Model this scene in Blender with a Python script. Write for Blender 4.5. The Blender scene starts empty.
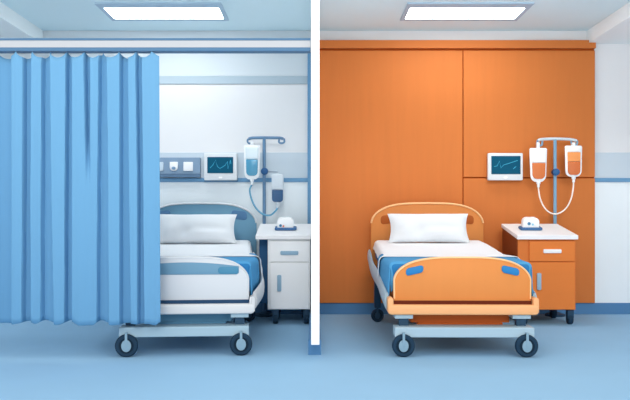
import bpy, bmesh, math, random
from mathutils import Vector, Matrix
random.seed(4)
S = bpy.context.scene
COL = S.collection
F = 816.0          # focal length in pixels of a 630 px wide picture

def X(px, d): return (px - 315.0) * d / F
def Z(py, d): return 1.0 + (215.0 - py) * d / F

# ------------------------------------------------------------------ materials
def lin(c):
    return tuple(((v/255.0)/12.92 if v <= 10 else (((v/255.0)+0.055)/1.055)**2.4) for v in c) + (1.0,)

def mat(name, rgb, rough=0.6, spec=0.2, metal=0.0, noise=0.0, nscale=20.0, stretch=None, emit=None, estr=0.0, bump=0.0):
    m = bpy.data.materials.new(name); m.use_nodes = True
    nt = m.node_tree; b = nt.nodes['Principled BSDF']
    b.inputs['Base Color'].default_value = lin(rgb)
    b.inputs['Roughness'].default_value = rough
    b.inputs['Specular IOR Level'].default_value = spec
    b.inputs['Metallic'].default_value = metal
    if noise or bump:
        tc = nt.nodes.new('ShaderNodeTexCoord'); mp = nt.nodes.new('ShaderNodeMapping')
        n = nt.nodes.new('ShaderNodeTexNoise'); n.inputs['Scale'].default_value = nscale
        n.inputs['Detail'].default_value = 4.0
        if stretch: mp.inputs['Scale'].default_value = stretch
        nt.links.new(tc.outputs['Object'], mp.inputs['Vector'])
        nt.links.new(mp.outputs['Vector'], n.inputs['Vector'])
        if noise:
            mx = nt.nodes.new('ShaderNodeMix'); mx.data_type = 'RGBA'
            lo = tuple(max(0, v*(1-noise)) for v in rgb); hi = tuple(min(255, v*(1+noise)) for v in rgb)
            mx.inputs[6].default_value = lin(lo); mx.inputs[7].default_value = lin(hi)
            nt.links.new(n.outputs['Fac'], mx.inputs[0]); nt.links.new(mx.outputs[2], b.inputs['Base Color'])
        if bump:
            bp = nt.nodes.new('ShaderNodeBump'); bp.inputs['Strength'].default_value = bump
            bp.inputs['Distance'].default_value = 0.01
            nt.links.new(n.outputs['Fac'], bp.inputs['Height']); nt.links.new(bp.outputs['Normal'], b.inputs['Normal'])
    if emit:
        b.inputs['Emission Color'].default_value = lin(emit); b.inputs['Emission Strength'].default_value = estr
    return m

M = dict(
    wall      = mat('white_wall_paint', (231,233,236), 0.8, 0.1, noise=0.006, nscale=3),
    dado      = mat('pale_blue_wall_paint', (234,243,248), 0.8, 0.1, noise=0.008, nscale=3),
    frieze    = mat('pale_blue_frieze_paint', (212,222,229), 0.8, 0.1),
    ledge     = mat('grey_blue_ledge_paint', (178,196,208), 0.7, 0.1),
    band      = mat('grey_blue_band_paint', (200,214,225), 0.7, 0.1),
    line      = mat('steel_blue_rail_paint', (108,156,194), 0.6, 0.2),
    base      = mat('blue_baseboard_vinyl', (82,130,174), 0.6, 0.2),
    ceiling   = mat('pale_blue_ceiling_paint', (224,247,255), 0.9, 0.05),
    soffit    = mat('pale_bulkhead_paint', (244,252,255), 0.9, 0.05),
    floor     = mat('blue_vinyl_floor', (146,188,220), 0.8, 0.05, noise=0.015, nscale=2.5),
    partition = mat('white_partition_paint', (250,251,252), 0.6, 0.1),
    lamp_frame= mat('blue_lamp_frame', (180,206,226), 0.6, 0.2),
    lamp      = mat('lit_diffuser', (255,255,255), 0.6, 0.0, emit=(255,253,250), estr=12.0),
    panel     = mat('orange_wood_panel', (207,120,60), 0.55, 0.15, noise=0.025, nscale=2.0, stretch=(9,9,0.7)),
    panel_cap = mat('orange_wood_cornice', (206,119,60), 0.55, 0.15, noise=0.02, nscale=2.0, stretch=(0.7,9,9)),
    groove    = mat('dark_orange_groove', (176,82,30), 0.8, 0.05),
    curtain   = mat('blue_curtain_cloth', (103,156,196), 0.85, 0.05, noise=0.012, nscale=8, stretch=(6,6,0.6)),
    track     = mat('white_track_enamel', (174,179,186), 0.5, 0.2),
    track_lip = mat('blue_track_lip', (74,112,146), 0.5, 0.2),
    # right bed
    o_board   = mat('orange_bed_laminate', (219,138,72), 0.5, 0.2, noise=0.015, nscale=2, stretch=(8,1,1)),
    o_rim     = mat('light_orange_edge', (254,206,150), 0.45, 0.25),
    o_bumper  = mat('peach_bumper', (240,176,122), 0.45, 0.25),
    o_grip    = mat('brown_orange_grip', (176,92,42), 0.6, 0.1),
    b_grip    = mat('blue_grip', (40,124,186), 0.5, 0.2),
    brown     = mat('dark_brown_strip', (96,38,20), 0.6, 0.1),
    pan_o     = mat('rust_orange_underframe', (196,98,44), 0.6, 0.15),
    steel     = mat('pale_blue_steel', (166,192,208), 0.4, 0.3),
    navy      = mat('dark_navy_steel', (40,72,98), 0.5, 0.2),
    rubber    = mat('dark_navy_rubber', (32,58,80), 0.7, 0.15),
    ring      = mat('blackish_navy_rim', (20,40,56), 0.6, 0.1),
    hub       = mat('grey_blue_hub', (134,166,186), 0.45, 0.3),
    # left bed
    g_board   = mat('blue_grey_headboard', (108,156,184), 0.5, 0.2),
    g_rim     = mat('pale_grey_edge', (216,220,224), 0.45, 0.25),
    g_grip    = mat('slate_blue_grip', (84,126,166), 0.6, 0.15),
    w_board   = mat('white_bed_laminate', (207,212,218), 0.5, 0.2),
    w_bumper  = mat('white_bumper', (212,214,217), 0.45, 0.25),
    t_grip    = mat('teal_blue_grip', (104,148,176), 0.5, 0.2),
    t_grip2   = mat('deep_teal_grip', (72,134,166), 0.5, 0.2),
    navy_strip= mat('navy_strip', (38,68,100), 0.6, 0.1),
    pan_b     = mat('blue_grey_underframe', (92,146,180), 0.6, 0.15),
    steel_l   = mat('pale_grey_blue_steel', (158,186,202), 0.4, 0.3),
    mattress  = mat('blue_mattress_cover', (46,120,178), 0.8, 0.1),
    blanket   = mat('sky_blue_blanket', (82,156,206), 0.85, 0.08, noise=0.015, nscale=30),
    sheet     = mat('white_cotton_sheet', (238,241,245), 0.85, 0.05),
    pillow    = mat('white_pillow_cotton', (226,231,236), 0.9, 0.05),
    # cabinets
    o_cab     = mat('orange_cabinet_laminate', (220,122,58), 0.55, 0.15, noise=0.02, nscale=2, stretch=(1,1,8)),
    o_front   = mat('orange_cabinet_front', (228,128,60), 0.55, 0.15, noise=0.02, nscale=2, stretch=(1,1,8)),
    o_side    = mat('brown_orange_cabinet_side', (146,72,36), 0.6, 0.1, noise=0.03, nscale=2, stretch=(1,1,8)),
    w_cab     = mat('grey_white_cabinet', (244,248,250), 0.55, 0.15),
    w_front   = mat('white_cabinet_front', (250,251,252), 0.55, 0.15),
    gap_shade = mat('navy_gap_shade', (46,90,132), 0.6, 0.1),  # shadow between bed and white cabinet, put into the colour of a slab
    top       = mat('white_worktop', (242,242,244), 0.45, 0.2),
    w_handle  = mat('white_handle', (246,246,246), 0.4, 0.3),
    s_handle  = mat('grey_blue_handle', (158,186,204), 0.4, 0.3),
    b_handle  = mat('soft_blue_handle', (150,184,208), 0.4, 0.3),
    # devices
    bezel     = mat('pale_grey_plastic', (222,228,233), 0.45, 0.25),
    screen    = mat('teal_screen', (16,76,102), 0.6, 0.05, emit=(20,84,112), estr=0.25),
    trace     = mat('cyan_trace', (60,160,190), 0.4, 0.1, emit=(60,140,170), estr=0.3),
    white_pl  = mat('white_plastic', (246,248,250), 0.4, 0.25),
    headwall  = mat('slate_blue_service_panel', (128,154,180), 0.55, 0.2),
    headwall_d= mat('deep_slate_service_lip', (94,124,154), 0.55, 0.2),
    socket_g  = mat('pale_blue_socket', (196,213,226), 0.5, 0.2),
    socket_h  = mat('slate_socket_hole', (112,146,176), 0.6, 0.1),
    pole_l    = mat('slate_blue_pole', (98,134,168), 0.4, 0.3),
    pole_r    = mat('steel_blue_pole', (120,166,196), 0.35, 0.4),
    pole_rt   = mat('pale_steel_bar', (206,218,226), 0.35, 0.4),
    knob      = mat('navy_knob', (48,92,140), 0.5, 0.2),
    arm       = mat('grey_arm', (164,180,196), 0.4, 0.3),
    bag       = mat('frosted_white_bag', (240,245,249), 0.35, 0.3),
    bag_air   = mat('clear_bag_pocket', (222,236,243), 0.3, 0.3),
    bag_air_w = mat('white_bag_label', (250,252,253), 0.35, 0.3),
    bag_g     = mat('grey_frosted_bag', (206,217,226), 0.35, 0.3),
    fl_teal   = mat('teal_fluid', (78,150,184), 0.25, 0.3),
    fl_navy   = mat('navy_fluid', (46,88,130), 0.25, 0.3),
    fl_or     = mat('orange_fluid', (212,116,60), 0.25, 0.3),
    fl_or_d   = mat('burnt_orange_fluid', (208,112,62), 0.25, 0.3),
    fl_or_l   = mat('light_orange_fluid', (244,158,92), 0.25, 0.3),
    tube_b    = mat('blue_plastic_tube', (100,164,196), 0.35, 0.3),
    tube_w    = mat('cream_plastic_tube', (250,238,228), 0.35, 0.3),
    tray      = mat('slate_blue_tray', (68,108,154), 0.5, 0.2),
    mark_b    = mat('blue_button', (70,130,168), 0.5, 0.2),
    mark_r    = mat('red_button', (222,120,104), 0.5, 0.2),
    mark_p    = mat('pale_blue_button', (150,200,222), 0.5, 0.2),
)

# ------------------------------------------------------------------ mesh helpers
def obj(name, bm, m, parent=None, smooth=None, loc=None):
    bmesh.ops.recalc_face_normals(bm, faces=bm.faces[:])
    me = bpy.data.meshes.new(name); bm.to_mesh(me); bm.free()
    me.materials.append(m)
    o = bpy.data.objects.new(name, me); COL.objects.link(o)
    if parent: o.parent = parent
    if loc: o.location = loc
    if smooth is not None:
        me.shade_smooth()
        me.set_sharp_from_angle(angle=math.radians(smooth))
    return o

def thing(name, label, cat, loc=(0,0,0), rz=0.0, group=None):
    o = bpy.data.objects.new(name, None); COL.objects.link(o)
    o.empty_display_size = 0.1
    o.location = loc; o.rotation_euler = (0,0,rz); o['label'] = label; o['category'] = cat
    if group: o['group'] = group
    return o
def tag(o, label, cat, group=None):
    o['label'] = label; o['category'] = cat
    if group: o['group'] = group
    return o
def struct(o): o['kind'] = 'structure'; return o

def bevel(bm, off, seg=2, ang=30):
    if off <= 0: return
    es = [e for e in bm.edges if len(e.link_faces) == 2 and e.calc_face_angle(0) > math.radians(ang)]
    if es: bmesh.ops.bevel(bm, geom=es, offset=off, segments=seg, profile=0.5, affect='EDGES', clamp_overlap=True)

def box(x0, x1, y0, y1, z0, z1, b=0.0, seg=2, bm=None):
    new = bmesh.new()
    bmesh.ops.create_cube(new, size=1.0)
    for v in new.verts:
        v.co = Vector(((x0+x1)/2 + v.co.x*(x1-x0), (y0+y1)/2 + v.co.y*(y1-y0), (z0+z1)/2 + v.co.z*(z1-z0)))
    bevel(new, b, seg)
    return merge(bm, new)

def merge(bm, new):
    if bm is None: return new
    me = bpy.data.meshes.new('tmp'); new.to_mesh(me); new.free(); bm.from_mesh(me); bpy.data.meshes.remove(me)
    return bm

def plate(pts, y0, y1, b=0.0, seg=2, axis='y', bm=None):
    """polygon pts (u,v) swept from y0 to y1; axis 'y': u=x v=z, 'x': u=y v=z, 'z': u=x v=y"""
    new = bmesh.new()
    def P(u, v, w):
        return Vector((u, w, v)) if axis == 'y' else (Vector((w, u, v)) if axis == 'x' else Vector((u, v, w)))
    n = len(pts)
    a = [new.verts.new(P(u, v, y0)) for u, v in pts]
    c = [new.verts.new(P(u, v, y1)) for u, v in pts]
    new.faces.new(a); new.faces.new(c[::-1])
    for i in range(n):
        j = (i+1) % n
        new.faces.new((a[i], c[i], c[j], a[j]))
    bmesh.ops.recalc_face_normals(new, faces=new.faces[:])
    bevel(new, b, seg, 50)
    return merge(bm, new)

def smooth_path(pts, n=8):
    pts = [Vector(p) for p in pts]
    if len(pts) < 3: return pts
    out = []
    for i in range(len(pts)-1):
        p0 = pts[max(i-1,0)]; p1 = pts[i]; p2 = pts[i+1]; p3 = pts[min(i+2,len(pts)-1)]
        for k in range(n):
            t = k/n
            out.append(0.5*((2*p1) + (p2-p0)*t + (2*p0-5*p1+4*p2-p3)*t*t + (3*p1-p0-3*p2+p3)*t*t*t))
    out.append(pts[-1]); return out

def tube(pts, r, seg=10, bm=None, flat=None, inplane=False):
    """round tube along pts; flat=(rw, rh) gives an oval section (sideways, up)"""
    new = bmesh.new(); pts = [Vector(p) for p in pts]; rings = []
    up = Vector((0,0,1))
    for i, p in enumerate(pts):
        t = (pts[min(i+1,len(pts)-1)] - pts[max(i-1,0)]).normalized()
        ref = up if abs(t.dot(up)) < 0.95 else Vector((0,1,0))
        if inplane: ref = Vector((0,1,0))
        s = t.cross(ref).normalized(); u = s.cross(t).normalized()
        rw, rh = (r, r) if flat is None else flat
        rings.append([new.verts.new(p + s*rw*math.cos(2*math.pi*k/seg) + u*rh*math.sin(2*math.pi*k/seg)) for k in range(seg)])
    # keep neighbouring rings aligned
    for i in range(len(rings)-1):
        a, b = rings[i], rings[i+1]
        k0 = min(range(seg), key=lambda k: (a[0].co-b[k].co).length)
        b[:] = b[k0:] + b[:k0]
        if (a[1].co-b[1].co).length > (a[1].co-b[-1].co).length: b[:] = [b[0]] + b[1:][::-1]
        for k in range(seg):
            new.faces.new((a[k], a[(k+1)%seg], b[(k+1)%seg], b[k]))
    new.faces.new(rings[0][::-1]); new.faces.new(rings[-1])
    return merge(bm, new)

def lathe(prof, center, axis='z', seg=32, bm=None, scale=(1,1)):
    """profile of (radius, height) turned about an axis through center"""
    new = bmesh.new(); rings = []
    c = Vector(center)
    for r, h in prof:
        ring = []
        for k in range(seg):
            a = 2*math.pi*k/seg; u = r*math.cos(a)*scale[0]; v = r*math.sin(a)*scale[1]
            q = Vector((u, v, h)) if axis == 'z' else (Vector((u, h, v)) if axis == 'y' else Vector((h, u, v)))
            ring.append(new.verts.new(c + q))
        rings.append(ring)
    for a, b in zip(rings, rings[1:]):
        for k in range(seg): new.faces.new((a[k], a[(k+1)%seg], b[(k+1)%seg], b[k]))
    new.faces.new(rings[0][::-1]); new.faces.new(rings[-1])
    return merge(bm, new)

def rrect(x0, x1, z0, z1, r, n=5):
    """rounded rectangle; r = one radius or (bl, br, tr, tl)"""
    if not isinstance(r, tuple): r = (r,)*4
    out = []
    for (cx, cz, a0, q) in ((x0, z0, 180, r[0]), (x1, z0, 270, r[1]), (x1, z1, 0, r[2]), (x0, z1, 90, r[3])):
        sx = q if cx == x0 else -q; sz = q if cz == z0 else -q
        if q == 0: out.append((cx, cz)); continue
        for k in range(n+1):
            a = math.radians(a0 + 90*k/n)
            out.append((cx+sx+q*math.cos(a), cz+sz+q*math.sin(a)))
    return out

# ------------------------------------------------------------------ the room
WY = 8.24                     # back wall
CZ = 2.86                     # ceiling
HW = 3.7                      # half width of the room
SX = 2.745                    # where the side bulkheads begin
SZ = Z(44, WY)
CF = 5.6                     # the ceiling and its bulkheads are built from here to the back wall
struct(obj('floor', box(-HW-.1, HW+.1, 3.0, WY+.1, -.1, 0), M['floor']))
struct(obj('ceiling', box(-SX, SX, CF, WY+.1, CZ, CZ+.1), M['ceiling']))
struct(obj('trim_1', box(-HW-.1, -SX, CF, WY+.1, SZ, CZ+.1), M['soffit']))
struct(obj('trim_2', box(SX, HW+.1, CF, WY+.1, SZ, CZ+.1), M['soffit']))
struct(obj('wall_back', box(-HW-.1, HW+.1, WY, WY+.1, 0, CZ), M['wall']))
struct(obj('wall_left', box(-HW-.1, -HW, 3.6, WY, 0, SZ), M['wall']))
struct(obj('wall_right', box(HW, HW+.1, 3.6, WY, 0, SZ), M['wall']))
PT = 0.031                    # half thickness of the partition between the two bays
PE = 5.60                     # its near end
struct(obj('wall_middle', box(-PT+.004, PT, PE, WY, Z(345, PE), CZ, .004), M['partition']))
struct(obj('baseboard_middle', box(-.048, .043, 5.83, WY, 0, Z(345, PE)), M['base']))
def wallstrip(name, x0, x1, py0, py1, m, th):
    d = WY - th
    struct(obj(name, box(x0, x1, d, WY, Z(py1, d), Z(py0, d), min(th*.3, .004)), M[m]))
L0, L1 = -HW, -PT
wallstrip('trim_3', L0, L1, 31.2, 76, 'frieze', .006)
wallstrip('trim_4', L0, L1, 76, 84, 'ledge', .012)
for (a, b, q, w) in ((L0, L1, 5, 'left'), (X(594.5, 8.2), HW, 8, 'right')):
    wallstrip('trim_%d' % q, a, b, 152.5, 178, 'band', .008)
    wallstrip('trim_%d' % (q+1), a, b, 178, 182, 'line', .02)
    wallstrip('trim_%d' % (q+2), a, b, 182, 303, 'dado', .006)
wallstrip('baseboard_left', L0, -.048, 303, 314.2, 'base', .02)
wallstrip('baseboard_right', .043, HW, 303, 314.2, 'base', .02)
struct(obj('trim_11', box(-.075, -PT, WY-.03, WY, Z(303, WY-.03), Z(52, WY-.03), .004), M['line']))

# orange wood cladding behind the right bed
PF = 8.20
wp = thing('wall_panelling', 'large orange wood wall panelling behind the orange bed', 'wall panel', (1.44, WY-.03, Z(303, PF)))
def child_at(parent, name, bm, m, smooth=None):
    o = obj(name, bm, m, parent, smooth)
    o.matrix_parent_inverse = Matrix.Translation(-Vector(parent.location))
    return o
px0, px1 = PT, X(595, PF)
zt, zb = Z(48.5, PF), Z(303, PF)
sx_ = X(463, PF); zs = Z(177.7, PF)
child_at(wp, 'backing', box(px0, px1, 8.222, WY, zb, zt), M['groove'])
child_at(wp, 'panel_board', box(px0, sx_-.005, PF, 8.224, zb, zt-.02, .003), M['panel'])
child_at(wp, 'panel_board', box(sx_+.005, px1, PF, 8.224, zs+.007, zt-.02, .003), M['panel'])
child_at(wp, 'panel_board', box(sx_+.005, px1, PF, 8.224, zb, zs-.007, .003), M['panel'])
child_at(wp, 'cornice', box(px0, px1, PF-.03, WY, Z(48, PF-.03), Z(40, PF-.03), .003), M['panel_cap'])

# ceiling lights
def ceiling_light(x0, x1, xi0, xi1, label):
    t = thing('ceiling_light', label, 'ceiling light', ((x0+x1)/2, 7.455, CZ), group='recessed ceiling lights')
    fr = bmesh.new(); z0, z1 = CZ-.012, CZ+.002
    box(x0, xi0, 7.14, 7.77, z0, z1, 0, 2, fr); box(xi1, x1, 7.14, 7.77, z0, z1, 0, 2, fr)
    box(xi0, xi1, 7.14, 7.29, z0, z1, 0, 2, fr); box(xi0, xi1, 7.70, 7.77, z0, z1, 0, 2, fr)
    child_at(t, 'frame', fr, M['lamp_frame'])
    child_at(t, 'diffuser', box(xi0, xi1, 7.29, 7.70, CZ-.007, CZ+.002), M['lamp'])
ceiling_light(-1.93, -.82, -1.89, -.86, 'lit rectangular ceiling light above the curtained bay')
ceiling_light(.81, 1.92, .85, 1.88, 'lit rectangular ceiling light above the orange wall panelling')

# ------------------------------------------------------------------ curtain
TD = 5.67
tk = thing('curtain_track', 'long white curtain track with dark blue edges across the left bay', 'curtain track', (-1.8, TD, Z(51, 5.64)))
f0 = 5.64
child_at(tk, 'fascia', box(-HW, -PT, f0+.006, TD+.05, Z(47.5, f0), Z(40, f0)), M['track'])
child_at(tk, 'lip', box(-HW, -PT, f0, TD+.06, Z(51, f0), Z(47.3, f0), .003), M['track_lip'])
child_at(tk, 'lip', box(-HW, -PT, f0, TD+.06, Z(40.2, f0), Z(38, f0), .003), M['track_lip'])

CD = 5.635
# dark recesses between the pleats: (left,right) picture columns at top, middle, bottom; last number = how far down it runs
rec = [((-44,-38),(-44,-38),(-44,-37),1), ((-26,-19),(-26,-18),(-27,-18),1),
       ((-6,10.3),(-6,10.4),(-6,10.6),1), ((23.2,30),(23,29.2),(22.2,29.6),1), ((42,49.2),(41.5,50.5),(41,53),1),
       ((66,71.2),(65,71.2),(64.5,71.2),1), ((84,88.8),(86.5,89.5),(89,89.5),.5), ((99,106),(97.8,107.6),(97,108),1),
       ((120,127),(120,128),(120,130),1), ((136,141),(138,142.4),(138,143.6),1)]
def ss(a, b, x):
    t = min(1, max(0, (x-a)/(b-a))); return t*t*(3-2*t)
def lerp3(k, t): return k[0]+(k[1]-k[0])*t*2 if t < .5 else k[1]+(k[2]-k[1])*(t-.5)*2
def cur_depth(px, t):
    d = 0.0
    for a, b, c, run in rec:
        l = lerp3((a[0],b[0],c[0]), t); r = lerp3((a[1],b[1],c[1]), t)
        amp = .060
        if run < 1: amp *= 1 - ss(run-.25, run, t)
        e = .9
        d = max(d, amp*ss(l-e, l+e, px)*(1-ss(r-e, r+e, px)))
    return d + .006*math.sin(px*.21+1)
tops = [-40,-22,-5,16,32,49,66,84,101,119,136,151]
def cur_top(px):
    for a, b in zip(tops, tops[1:]):
        if a <= px <= b:
            u = (px-a)/(b-a); return 51.2 + 6.0*(max(0, math.sin(math.pi*u)))**.6
    if px > 151: return 51.2 + 5.0*((px-151)/8)
    return 51.2
bots = [(-50,322),(-40,325),(-25,322),(-12,325),(0,324.2),(12,324.3),(28,321.8),(35,324),(43,321),(57,325.2),(70,321.2),(80,325.6),(92,325.4),(99,321.4),(112,325.4),(130,323.8),(138,324.4),(147,324),(154,325.3),(159.5,322)]
def cur_bot(px):
    for (a, ya), (b, yb) in zip(bots, bots[1:]):
        if a <= px <= b:
            return ya + (yb-ya)*ss(a, b, px)
    return 322
bm = bmesh.new(); cols = [-50 + .5*i for i in range(419)]; rows = 44; grid = []
for j in range(rows+1):
    t = j/rows; line = []
    for px in cols:
        q = px + (1.3*t*max(0, (px-145)/14) if px > 145 else 0)
        y = cur_top(px) + (cur_bot(px)-cur_top(px))*t
        line.append(bm.verts.new((X(q, 5.635), CD + cur_depth(px, t), Z(y, 5.635))))
    grid.append(line)
for j in range(rows):
    for i in range(len(cols)-1):
        bm.faces.new((grid[j][i], grid[j+1][i], grid[j+1][i+1], grid[j][i+1]))
cu = obj('privacy_curtain', bm, M['curtain'], smooth=50)
so = cu.modifiers.new('thickness', 'SOLIDIFY'); so.thickness = .004; so.offset = 1
tag(cu, 'pleated sky blue privacy curtain drawn in front of the white bed', 'curtain')

# ------------------------------------------------------------------ beds
def arch(hw, z0, zside, zc, r, n=8, m=10):
    """board outline with rounded shoulders and a gently arched top"""
    pts = [(-hw, z0), (hw, z0)]
    top = []
    N = 40
    for k in range(N+1):
        u = math.cos(math.pi*k/N); u = math.copysign(abs(u)**.6, u)
        top.append((hw*u, zside + (zc-zside)*max(0.0, 1-abs(u)**3.4)**.55))
    return pts + top, top

def wheel(parent, x, y, r, hubm, name='wheel', tall=0.0):
    w = obj(name, lathe([(r*.55,-.022),(r*.9,-.022),(r,-.012),(r,.012),(r*.9,.022),(r*.55,.022)], (x, y, r), 'y'), M['rubber'], parent, 40)
    obj('rim', lathe([(r*.3,-.024),(r*.66,-.024),(r*.66,.024),(r*.3,.024)], (x, y, r), 'y', 28), M['ring'], w, 40)
    obj('hub', lathe([(r*.30,-.030),(r*.50,-.027),(r*.52,-.02),(r*.52,.02),(r*.50,.027),(r*.30,.030)], (x, y, r), 'y', 24, None, (.85,1.05)), hubm, w, 40)
    f = box(x-.009, x+.009, y-.034, y-.028, r, 2*r+.012+tall, .002)
    box(x-.009, x+.009, y-.034, y+.034, 2*r+.006+tall, 2*r+.014+tall, .002, 2, f)
    box(x-.009, x+.009, y+.028, y+.034, r, 2*r+.012+tall, .002, 2, f)
    obj('fork', f, hubm, w)
    return w

def make_bed(name, label, loc, rz, k, c):
    t = thing(name, label, 'hospital bed', loc, rz, 'hospital beds')
    k_ = k
    # headboard
    hw = c['headhw']
    pts, top = arch(hw, .42, .925, 1.117, .15)
    hb = obj('headboard', plate(pts, 2.13, 2.175, .008), M[c['hb']], t, 40)
    rim = [Vector((x*.99, 2.146, z-.004)) for x, z in top]
    rim = rim
    obj('edge_trim', tube(rim, .016, 10, None, (.011, .032), True), M[c['rim']], hb, 40)
    for s in (-1, 1):
        x0, x1 = sorted((s*(hw-.245), s*(hw-.095)))
        pp = rrect(x0, x1, c['gz'], c['gz']+.085, .03)
        pp = [(x, z - .12*(abs(x)-(hw-.245))) for x, z in pp]
        obj('grip', plate(pp, 2.124, 2.14, .003), M[c['hgrip']], hb, 40)
    # footboard
    fw = .492*k_
    pts, top = arch(fw, .383, .535, .700, .11*k_)
    fb = obj('footboard', plate(pts, .05, .10, .008), M[c['fb']], t, 40)
    rim = [Vector((fw-.006, .068, .40))] + [Vector((x*.99, .068, z-.006)) for x, z in top] + [Vector((-fw+.006, .068, .40))]
    obj('edge_trim', tube(rim, .016, 10, None, (.008, .026), True), M[c['rim']], fb, 40)
    if c['slots']:
        for s in (-1, 1):
            x0, x1 = sorted((s*.28, s*.405)); pp = rrect(x0, x1, .578, .632, .022)
            pp = [(x, z - .22*(abs(x)-.33)) for x, z in pp]
            obj('grip', plate(pp, .040, .055, .004), M['b_grip'], fb, 40)
    else:
        pp = rrect(-.385, .385, .575, .640, .028); pp = [(x, z - .10*x*x) for x, z in pp]
        pp = [(-.385,.57),(.37,.57),(.385,.58),(.385,.60)] + [(.385-.77*i/14, .628+.03*(1-((i-7)/7)**2)) for i in range(15)] + [(-.385,.58)]
        obj('grip', plate(pp, .044, .055, .003), M['t_grip'], fb, 40)
        obj('grip_end', plate(rrect(.235, .385, .572, .626, .026), .040, .055, .003), M['t_grip2'], fb, 40)
    obj('foot_strip', box(-fw, fw, .045, .11, .352, .386, .003), M[c['strip']], t)
    # bumper with upturned ends
    bw = .537*k_
    bp = rrect(-bw, bw, .288, .362, (.03,.03,.0,.0))
    bump = plate(rrect(-bw, bw, .288, .36, .028), 0, .14, .012, 3)
    bo = obj('bumper', bump, M[c['bumper']], t, 40)
    for s in (-1, 1):
        x0, x1 = sorted((s*bw, s*(fw+.004)))
        obj('bumper_end', plate(rrect(x0, x1, .30, .412, (.012,.012,.02,.02)), .004, .135, .01, 3), M[c['bumper']], bo, 40)
    # side rails, sweeping from low at the foot to high at the head
    for s in (-1, 1):
        ctrl = [(.13, .375, c['rx'][0]), (.45, .43, c['rx'][1]), (.85, .47, c['rx'][1]), (1.3, .53, c['rx'][2]), (1.75 if k == 1 else 1.6, .60, c['rx'][3])]+([(1.86, .615, c['rx'][3])] if k == 1 else [])
        path = smooth_path([(s*x, y, z) for y, z, x in ctrl], 8)
        obj('side_rail', tube(path, .03, 12, None, (.018, .066)), M[c['rail']], t, 50)
    # base frame: deck, tray, brackets, columns, cross beams, wheels
    obj('deck', plate([(.12,.40),(1.0,.44),(2.12,.54),(2.12,.575),(1.0,.50),(.12,.50)], -.47*k_, .47*k_, .006, 2, 'x'), M['navy'], t)
    tr = box(-.36*k_, .36*k_, .16, 1.95, .215, .30, .004); box(-.31*k_, .31*k_, .15, 1.95, .190, .216, .004, 2, tr)
    for q in (-1,1): box(q*.2-.02, q*.2+.02, 1.0, 1.2, .29, .45, 0, 2, tr)
    obj('underframe', tr, M[c['pan']], t)
    for s in (-1, 1):
        xx = s*.42*k_
        obj('bracket', box(min(xx-.065, xx+.065), max(xx-.065, xx+.065), .03, .16, .258, .292, .004), M[c['steel']], t)
        lg = obj('leg', box(xx-.034, xx+.034, .05, .11, .195, .262, .003), M['navy'], t)
        yh = 1.86; xr = s*.50*k_
        lg2 = obj('leg', plate([(yh-.05,.13),(yh+.05,.13),(yh+.04,.3),(yh-.02,.5),(yh-.12,.5),(yh-.07,.3)], xr-.03, xr+.03, .008, 2, 'x'), M['navy'], t, 40)
        for yy, xw in ((-.055, s*.432*k_), ):
            wheel(t, xw, yy, .080, M['hub'])
        wheel(t, xr, 1.84, .06, M['navy'])
    obj('cross_beam', box(-.492*k_, .492*k_, -.045, .12, .150-.015, .206, .006), M[c['steel']], t)
    # mattress, a little raised at the head end
    mp = [(.12,.50),(1.0,.50),(2.11,.575),(2.11,.745),(1.7,.722),(1.3,.690),(1.0,.655),(.12,.645)]
    mb = plate(mp, -.505*k_, .505*k_, .03, 4, 'x')
    obj('mattress', mb, M['mattress'], t, 60)
    return t

def drape(name, m, parentloc, rz, ys, ztop, hwf, drop, y_front=None, thick=.014, round_=.045):
    """a cloth lying over the bed: top and both hanging sides, in the bed's own axes"""
    bm = bmesh.new(); rowsv = []
    for i, y in enumerate(ys):
        h = hwf(y); z = ztop(y); d0, d1 = drop(y, -1), drop(y, 1)
        sec = [(-h-.012, z-d0)]
        n = 6
        for q in range(4): sec.append((-h-.008*(1-q/3.0), z-round_ - (d0-round_)*(1-(q+1)/4.0)))
        for k in range(1, n+1):
            a = math.radians(180-90*k/n); sec.append((-h+round_+round_*math.cos(a), z-round_+round_*math.sin(a)))
        for k in range(1, 8): sec.append(((-h+round_)+(2*h-2*round_)*k/8, z))
        for k in range(0, n+1):
            a = math.radians(90-90*k/n); sec.append((h-round_+round_*math.cos(a), z-round_+round_*math.sin(a)))
        for q in range(4): sec.append((h+.008*((q+1)/4.0), z-round_-(d1-round_)*((q+1)/4.0)))
        rowsv.append([bm.verts.new((x, y, zz)) for x, zz in sec])
    for a, b in zip(rowsv, rowsv[1:]):
        for k in range(len(a)-1): bm.faces.new((a[k], a[k+1], b[k+1], b[k]))
    if y_front is not None:                       # front fall down the foot end
        a = rowsv[0]; prev = a
        for st in range(1, 5):
            nb = []
            for v in a:
                u = st/4.0
                nb.append(bm.verts.new((v.co.x*(1-.02*u), v.co.y - y_front*math.sin(u*math.pi/2), v.co.z - (.20*u*u if v.co.z > ztop(ys[0])-.03 else .02*u))))
            for k in range(len(prev)-1): bm.faces.new((prev[k], prev[k+1], nb[k+1], nb[k]))
            prev = nb
    o = obj(name, bm, m, None, 60)
    so = o.modifiers.new('thickness', 'SOLIDIFY'); so.thickness = thick; so.offset = -1
    o.location = parentloc; o.rotation_euler = (0,0,rz)
    return o

def mz(y):     # top of the mattress
    ks = [(.0,.645),(.12,.645),(1.0,.655),(1.3,.690),(1.7,.722),(2.11,.745)]
    for (a, za), (b, zb_) in zip(ks, ks[1:]):
        if a <= y <= b: return za+(zb_-za)*(y-a)/(b-a)
    return .745

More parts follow.
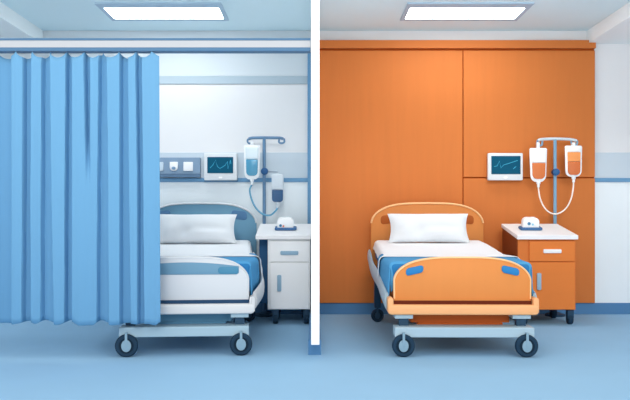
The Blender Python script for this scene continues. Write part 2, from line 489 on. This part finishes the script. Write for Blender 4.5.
def make_pillow(name, label, w, h, th, loc, lean, rz, m):
    bm = bmesh.new(); N, R = 28, 16; fr, bk = [], []
    for j in range(R+1):
        v = j/R*2-1
        a_, b_ = [], []
        for i in range(N+1):
            u = i/N*2-1
            ex = 1-.075*(1-v*v)*1.0; ez = 1-.06*(1-u*u)
            x = u*w/2*ex; z = h/2 + v*h/2*ez
            prof = (max(0, 1-abs(u)**2.6)*max(0, 1-abs(v)**2.4))**.55
            y = th/2*prof*(1+.10*math.sin(3.1*u+1.2*v)+.06*math.cos(5*u-2*v))
            y += .045*prof*(math.exp(-((u+.62)**2/.06+(v+.25)**2/.35)) - .9*math.exp(-((u+.30)**2/.05+(v+.45)**2/.20)) + .8*math.exp(-((u-.35)**2/.12+(v+.62)**2/.06)) - .5*math.exp(-((u-.45)**2/.2+(v+.15)**2/.05)))
            z += -.002*abs(u)**6*v*3 if v > 0 else 0
            a_.append((x, -y, z)); b_.append((x, y, z))
        fr.append(a_); bk.append(b_)
    F_ = [[bm.verts.new(p) for p in r] for r in fr]
    B_ = [[(F_[j][i] if j in (0, R) or i in (0, N) else bm.verts.new(bk[j][i])) for i in range(N+1)] for j in range(R+1)]
    for j in range(R):
        for i in range(N):
            bm.faces.new((F_[j][i], F_[j][i+1], F_[j+1][i+1], F_[j+1][i]))
            q = (B_[j][i], B_[j+1][i], B_[j+1][i+1], B_[j][i+1])
            if len(set(q)) == 4:
                try: bm.faces.new(q)
                except ValueError: pass
    o = obj(name, bm, m, None, 70)
    o.location = loc; o.rotation_euler = (lean, 0, rz)
    tag(o, label, 'pillow', 'white bed pillows')
    return o

def bedding(loc, rz, k, which, pw, py_):
    def place(lx, ly, lz):
        c_, s_ = math.cos(rz), math.sin(rz)
        return (loc[0]+lx*c_-ly*s_, loc[1]+lx*s_+ly*c_, lz)
    ys = [.15+.06*i for i in range(16)]
    bl = drape('blanket', M['blanket'], loc, rz, ys, lambda y: mz(y)+.014, lambda y: (.522 + .022*ss(.15,.6,y))*k if k == 1 else .478+.060*ss(.15,.6,y), lambda y, s: .235-.03*ss(.2,1.0,y)+.008*math.sin(y*14), .030, .008)
    tag(bl, 'blue blanket over the foot end of the %s bed' % which, 'blanket', 'blue bed blankets')
    ys2 = [.66+.0555*i for i in range(26)]
    hs = .553 if k == 1 else .549
    sh = drape('bed_sheet', M['sheet'], loc, rz, ys2, lambda y: mz(y)+.022-.006*ss(1.1,1.2,y), lambda y: (hs - (hs-.512*k)*ss(.66, 1.0, y))+.008, lambda y, s: .075+.085*(1-ss(.66,.95,y))+.006*math.sin(y*20), None, .004)
    tag(sh, 'white top sheet folded back over the blanket on the %s bed' % which, 'bed sheet', 'white bed sheets')
    p = place(-.03, py_, mz(py_)+.020)
    make_pillow('pillow', 'white pillow leaning on the %s headboard' % which, pw, 0.300, .17, p, math.radians(-24), rz, M['pillow'])

RB = (1.056, 5.80, 0); RR = -math.atan2(.034, 2.15)
LB = (-.932, 5.84, 0); LR = math.atan2(.18, 2.14)
make_bed('hospital_bed', 'orange hospital bed with blue grips in front of the wood panelling', RB, RR, 1.0,
         dict(headhw=.546, gz=.925, hb='o_board', rim='o_rim', hgrip='o_grip', fb='o_board', slots=True, strip='brown', bumper='o_bumper', rail='steel', rx=(.535,.55,.575,.575), pan='pan_o', steel='steel'))
bedding(RB, RR, 1.0, 'orange', .755, 1.72)
make_bed('hospital_bed', 'white hospital bed with a blue headboard, half behind the curtain', LB, LR, .93,
         dict(headhw=.54, gz=.965, hb='g_board', rim='g_rim', hgrip='g_grip', fb='w_board', slots=False, strip='navy_strip', bumper='w_bumper', rail='w_bumper', rx=(.500,.560,.555,.50), pan='pan_b', steel='steel_l'))
bedding(LB, LR, .93, 'white', .765, 1.64)

# ------------------------------------------------------------------ bedside cabinets
def caster(parent, x, y):
    w = obj('caster', lathe([(.022,-.022),(.046,-.022),(.05,-.014),(.05,.014),(.046,.022),(.022,.022)], (x, y, .05), 'x', 20), M['rubber'], parent, 40)
    f = box(x-.03, x+.03, y-.035, y+.03, .055, .145, .008)
    obj('fork', f, M['navy'], w, 40)

def make_cabinet(label, loc, w, top_l, c):
    """origin: front left foot of the body on the floor; depth runs along +y"""
    t = thing('bedside_cabinet', label, 'bedside cabinet', loc, 0, 'bedside cabinets')
    dp = .615; zb_ = .137
    zf, zk = .780, .878      # underside of the gently sloping top, front and back
    obj('body', plate([(.02,zb_),(dp,zb_),(dp,zk-.002),(.02,zf)], .0, w, .004, 2, 'x'), M[c['body']], t)
    obj('side_or_shade_panel', plate([(.03,zb_+.01),(dp-.005,zb_+.01),(dp-.005,zk-.006),(.03,zf-.002)] if c['side'] != 'gap_shade' else [(.14,.18),(dp-.005,.18),(dp-.005,zk-.006),(.14,zf+.005)],
        *((-.006, .01) if c['side'] != 'gap_shade' else (top_l+.022, .002)), .002, 2, 'x'), M[c['side']], t)  # white cabinet: added slab under the overhang, coloured as the gap's shadow
    obj('worktop', plate([(-.02,zf-.002),(dp+.005,zk),(dp+.005,zk+.036),(-.02,zf+.036)], top_l, w+c['tr'], .004, 2, 'x'), M['top'], t)
    x0, x1 = c['fl'], w-c['fr']
    dz = c['split']
    dr = obj('drawer', box(x0, x1, .0, .04, dz+.004, zf-.018, .004), M[c['front']], t)
    cx = (x0+x1)/2
    obj('handle', plate(rrect(cx-.082, cx+.082, c['hz']-.018, c['hz']+.018, .01), -.016, .004, .004), M[c['dh']], dr, 40)
    do = obj('door', box(x0, x1, .0, .04, zb_+.006, dz-.004, .004), M[c['front']], t)
    obj('handle', plate(rrect(x0+.066, x0+.104, c['vz'][0], c['vz'][1], .012), -.018, .004, .004), M[c['vh']], do, 40)
    for (a, b) in ((.07,.08),(w-.035,.08),(.07,dp-.1),(w-.06,dp-.1)): caster(t, a, b)
    return t
make_cabinet('orange bedside cabinet with a white top beside the orange bed', (1.845, 7.40, 0), .525, -.015,
    dict(body='o_cab', side='o_side', tr=.012, fl=.10, fr=.014, split=.575, hz=.672, vz=(.32,.475), front='o_front', dh='w_handle', vh='s_handle'))
make_cabinet('white bedside cabinet with a navy slab as gap shadow next to the white bed', (-.432, 7.43, 0), .388, -.108,
    dict(body='w_cab', side='gap_shade', tr=.006, fl=.022, fr=.012, split=.57, hz=.655, vz=(.305,.455), front='w_front', dh='b_handle', vh='b_handle'))

def table_unit(px, marks, label, d, cabloc):
    """little white box on a blue tray on the sloping worktop"""
    ly = d - cabloc; zf = .816+.002 + (.098/.64)*(ly+.02)
    x = X(px, d)
    t = thing('call_unit', label, 'bedside device', (x, d, zf), 0, 'call units on the cabinets')
    t.rotation_euler = (math.atan2(.098, .64), 0, 0)
    obj('tray', plate(rrect(-.10, .105, -.06, .06, .02), 0, .026, .008, 2, 'z'), M['tray'], t, 40)
    b = obj('housing', plate(rrect(-.075, .075, .02, .115, (.005,.005,.04,.04)), -.04, .04, .012, 3), M['white_pl'], t, 40)
    for (mx, mz_, r, mm) in marks:
        obj('button', lathe([(r*.8,-.046),(r,-.044),(r,-.035)], (mx, 0, mz_), 'y', 16), M[mm], b, 40)
table_unit(530, [(-.022,.062,.015,'mark_b'),(.014,.054,.010,'mark_p')], 'white call unit on a blue tray on the orange cabinet', 7.68, 7.40)
table_unit(285.5, [(-.045,.045,.013,'mark_b'),(-.018,.040,.009,'mark_r')], 'white call unit with blue and red buttons on the white cabinet', 7.70, 7.43)

# ------------------------------------------------------------------ monitors on the wall
def monitor(px0, px1, wall, label, trace, sc):
    d = wall-.075
    x0, x1 = X(px0, d), X(px1, d); z0, z1 = Z(180.3, d), Z(153, d)
    t = thing('wall_monitor', label, 'monitor', ((x0+x1)/2, wall, z0), 0, 'wall monitors')
    child_at(t, 'bracket', box((x0+x1)/2-.06, (x0+x1)/2+.06, d+.045, wall, z0+.06, z1-.06), M['headwall'])
    case = child_at(t, 'casing', plate(rrect(x0, x1, z0, z1, .012), d, d+.05, .007, 3), M['bezel'], 40)
    s0, s1, t0, t1 = X(sc[0], d), X(sc[1], d), Z(sc[3], d), Z(sc[2], d)
    s = child_at(t, 'screen', plate(rrect(s0, s1, t0, t1, .004), d-.004, d+.004, .0015), M['screen'])
    tr = bmesh.new()
    for seg_ in trace: tube([(X(a, d), d-.005, Z(b, d)) for a, b in seg_], .0036, 6, tr)
    child_at(t, 'trace', tr, M['trace'])
    cx = X((px0+px1)/2, d)
    child_at(t, 'button', plate(rrect(cx-.018, cx+.018, Z(178.6,d), Z(176.6,d), .008), d-.006, d+.004, .002), M['white_pl'])
monitor(488, 523, PF, 'wall monitor on the orange panelling showing a cyan trace',
        [[(494,166.5),(497,166),(499.2,161),(501,168),(503.5,165),(510,163),(517.5,160.5)], [(513,169),(516,166.5)]], (491.3,520.5,156,174.2))
monitor(204, 237, WY, 'wall monitor beside the blue service panel on the white wall',
        [[(210,168),(213,165),(215.5,160),(217.5,166.5),(220,168.5),(225,165.5),(227.5,161.5),(228,169),(230.5,160),(231,164)]], (207.3,233.2,157,173.2))

# service panel with sockets behind the left bed
d = WY-.07
t = thing('service_panel', 'slate blue bedhead service panel with white sockets beside the curtain', 'service panel', (-1.6, WY, Z(177,d)))
xa, xb = -2.15, X(200, d)
child_at(t, 'casing', box(xa, xb, d, WY, Z(174,d), Z(157.5,d), .005), M['headwall'])
child_at(t, 'lip', box(xa, xb, d+.004, WY, Z(177,d), Z(174,d)), M['headwall_d'])
for i, px in enumerate((108, 124, 140, 157)):
    child_at(t, 'socket', plate(rrect(X(px-6.5,d), X(px+6.5,d), Z(171,d), Z(162,d), .01), d-.014, d+.004, .003), M['socket_g'], 40)
so_ = child_at(t, 'outlet', plate(rrect(X(170,d), X(178,d), Z(171,d), Z(162,d), (.036,.036,.006,.006)), d-.02, d+.004, .004), M['white_pl'], 40)
o = obj('opening', lathe([(.012,-.026),(.016,-.024),(.016,-.01)], (0,0,0), 'y', 20, None, (1.3,.95)), M['socket_h'], so_, 40)
o.location = (X(174,d), d, Z(168.3,d))
child_at(t, 'socket', plate(rrect(X(183.6,d), X(193,d), Z(171,d), Z(162,d), .006), d-.016, d+.004, .003), M['white_pl'], 40)

# ------------------------------------------------------------------ drip stands, bags, tubes
PD = 8.085
def stand(px, label, poly, topm, polem, y_top, bar, hooks, knob_y, extra=None):
    x = X(px, PD)
    t = thing('drip_stand', label, 'drip stand', (x, PD, 0), 0, 'drip stands')
    child_at(t, 'base', lathe([(.095,0),(.1,.008),(.1,.02),(.06,.03),(.02,.045)], (x, PD, 0), 'z', 28), M['navy'], 40)
    child_at(t, 'pole', tube([(x, PD, .04), (x, PD, Z(y_top, PD))], .0165, 14), M[polem], 40)
    child_at(t, 'cross_bar', tube(smooth_path([(X(a,PD), PD, Z(b,PD)) for a, b in bar], 5), .015, 10), M[topm], 60)
    for hk in hooks:
        child_at(t, 'hook', tube(smooth_path([(X(a,PD), PD-.005, Z(b,PD)) for a, b in hk], 6), .010, 8), M[polem], 60)
    child_at(t, 'knob', lathe([(.022,-.045),(.034,-.038),(.036,-.02),(.036,.02),(.03,.03)], (X(px+.4,PD), PD, Z(knob_y,PD)), 'y', 24), M['knob'], 40)
    if extra:
        child_at(t, 'side_arm', tube([(X(a,PD), PD-.005, Z(b,PD)) for a, b in extra], .008, 8), M['arm'], 40)
    return t
stand(555, 'steel blue drip stand with two orange bags behind the orange cabinet', None, 'pole_rt', 'pole_r', 139.5,
      [(538,141),(540,139.6),(548,139),(555,138.8),(562,139),(572,139.6),(576.5,141)],
      [[(537.6,140),(537,143.5),(538.5,145.6),(541.5,145),(542.3,141)], [(577,140.5),(577,143.5),(575,145.6),(572,145),(571,141)]], 172.2)
stand(264.2, 'slate blue drip stand with blue bags behind the white cabinet', None, 'pole_l', 'pole_l', 138.5,
      [(248.5,139),(252,138),(258,137.8),(264,137.7),(272,137.8),(280,138),(283.3,139)],
      [[(248.2,138.8),(247.6,141.5),(249.5,143.5),(252,142.3)], [(284,138.5),(284.3,142),(281.5,143.3),(279,142.2),(279.3,139.5)]], 171.3,
      [(266,171.6),(277,171.6),(277.3,174.5)])

def bag(label, px0, px1, py0, py1, bagm, segs, port, tab, taper=.9, d=8.03, group=None):
    cx = (px0+px1)/2; x0, x1, z0, z1 = X(px0,d), X(px1,d), Z(py1,d), Z(py0,d)
    c = X(cx,d); t = thing('drip_bag', label, 'drip bag', (c, d, z0), 0, 'drip bags')
    def tp(pts): return [(c+(x-c)*(taper+(1-taper)*(z-z0)/(z1-z0)), z) for x, z in pts]
    r = (x1-x0)*.36
    body = child_at(t, 'pouch', plate(tp(rrect(x0, x1, z0, z1, (r,r,.018,.018))), d-.010, d+.010, .006), M[bagm], 40)
    for (a, b, ya, yb, m, nm, rr) in segs:
        child_at(t, nm, plate(tp(rrect(X(a,d), X(b,d), Z(yb,d), Z(ya,d), rr)), d-.026, d+.026, .012, 3), M[m], 50)
    pp = child_at(t, 'port', lathe([(.020,0),(.020,-.022),(.013,-.03),(.013,-.055),(.008,-.06)], (X(port,d), d, z0+.006), 'z', 14), M[bagm], 40)
    child_at(t, 'hanging_tab', plate(rrect(X(tab[0]-1.4,d), X(tab[0]+1.4,d), z1-.006, Z(tab[1],d), .008), d-.006, d+.006+.03, .003), M[bagm], 40)
    return (X(port,d), d, z0-.05)
R_ = .016
p1 = bag('drip bag half full of orange fluid, nearer the monitor', 529.3, 547, 148, 182, 'bag',
    [(531.2,545.3,150.2,162.8,'bag_air_w','air_pocket',.012), (531.4,545.4,163.2,179,'fl_or','fluid',(.045,.045,.004,.004))], 538.4, (538.3,142.2), .86)
p2 = bag('drip bag of light and dark orange fluid, further from the monitor', 564.8, 582, 145.6, 177, 'bag',
    [(566.8,580,147.3,152,'bag_air_w','air_pocket',.008), (567,580,152.4,161.6,'fl_or_l','fluid_layer',.004), (567,580,161.8,175,'fl_or_d','fluid',(.04,.04,.004,.004))], 573.6, (573.8,142.4), .93)
p3 = bag('large white drip bag with teal fluid on the left stand', 243.8, 260.2, 145, 179.5, 'bag',
    [(245.5,258.6,147,159.3,'bag_air','air_pocket',.012), (245.9,258.2,159.6,175.8,'fl_teal','fluid',(.04,.04,.004,.004))], 252, (251.8,141.5), .9)
p4 = bag('small grey drip bag with navy fluid right of the left stand', 271.6, 283.6, 174.3, 202.6, 'bag_g',
    [(271.9,283.3,174.8,189.6,'bag_g','air_pocket',.006), (272,283.2,190,202,'fl_navy','fluid',(.03,.03,.004,.004))], 277.6, (277.4,173.2), .97)
def hose(name, pts, m, label, r):
    o = obj(name, tube(smooth_path(pts, 10), r, 8), M[m], None, 60)
    tag(o, label, 'drip tube', 'drip tubes')
dq = 8.03
def hp(px, py, d=dq): return (X(px,d), d, Z(py,d))
hose('drip_tube', [p1, hp(538.6,190), hp(540,198), hp(543.5,206), hp(548.5,211.8), hp(555,214), hp(561.5,212), hp(567,207), hp(571,199), hp(573,190), p2], 'tube_w',
     'cream drip tube looping between the two orange bags', .0075)
hose('drip_tube', [p3, hp(249.8,190), hp(251.5,199), hp(256,208), hp(262.5,214), hp(270,215.2), hp(275,211.5), p4], 'tube_b',
     'blue drip tube looping between the teal and navy bags', .009)

# ------------------------------------------------------------------ sky and added light, camera, output look
LOWER_FILL, SKY = 2.7, 1.35        # added glow below the horizon, brightening the ceiling, and the sky outside the open front
w = bpy.data.worlds.new('world'); S.world = w; w.use_nodes = True
nt = w.node_tree; bg = nt.nodes['Background']
tc = nt.nodes.new('ShaderNodeTexCoord'); sp = nt.nodes.new('ShaderNodeSeparateXYZ'); mr = nt.nodes.new('ShaderNodeMapRange')
mr.inputs['From Min'].default_value = -.12; mr.inputs['From Max'].default_value = .12
mr.inputs['To Min'].default_value = LOWER_FILL; mr.inputs['To Max'].default_value = SKY
nt.links.new(tc.outputs['Generated'], sp.inputs[0]); nt.links.new(sp.outputs['Z'], mr.inputs['Value'])
nt.links.new(mr.outputs['Result'], bg.inputs[1]); bg.inputs[0].default_value = lin((255,252,247))

sl = bpy.data.lights.new('front_fill_sun', 'SUN'); so_l = bpy.data.objects.new('front_fill_sun', sl); COL.objects.link(so_l)
sl.energy = 0.8; sl.angle = math.radians(14); sl.color = (1.0, .985, .96)  # unseen sun added behind the camera to brighten the room
AZ, EL = math.radians(0), math.radians(23)
dirv = Vector((math.sin(AZ)*math.cos(EL), math.cos(AZ)*math.cos(EL), -math.sin(EL)))
so_l.rotation_euler = dirv.to_track_quat('-Z', 'Y').to_euler(); so_l.location = (-1, 0, 4)

cam = bpy.data.cameras.new('camera'); co = bpy.data.objects.new('camera', cam); COL.objects.link(co)
co.location = (0, 0, 1.0); co.rotation_euler = (math.radians(90), 0, 0)
cam.sensor_width = 36.0; cam.lens = 36.0*F/630.0; cam.shift_y = 15.0/630.0
cam.clip_start = .05
S.camera = co
S.view_settings.view_transform = 'Standard'; S.view_settings.look = 'None'
S.view_settings.gamma = 1.0; S.view_settings.exposure = -0.05; S.view_settings.use_curve_mapping = False
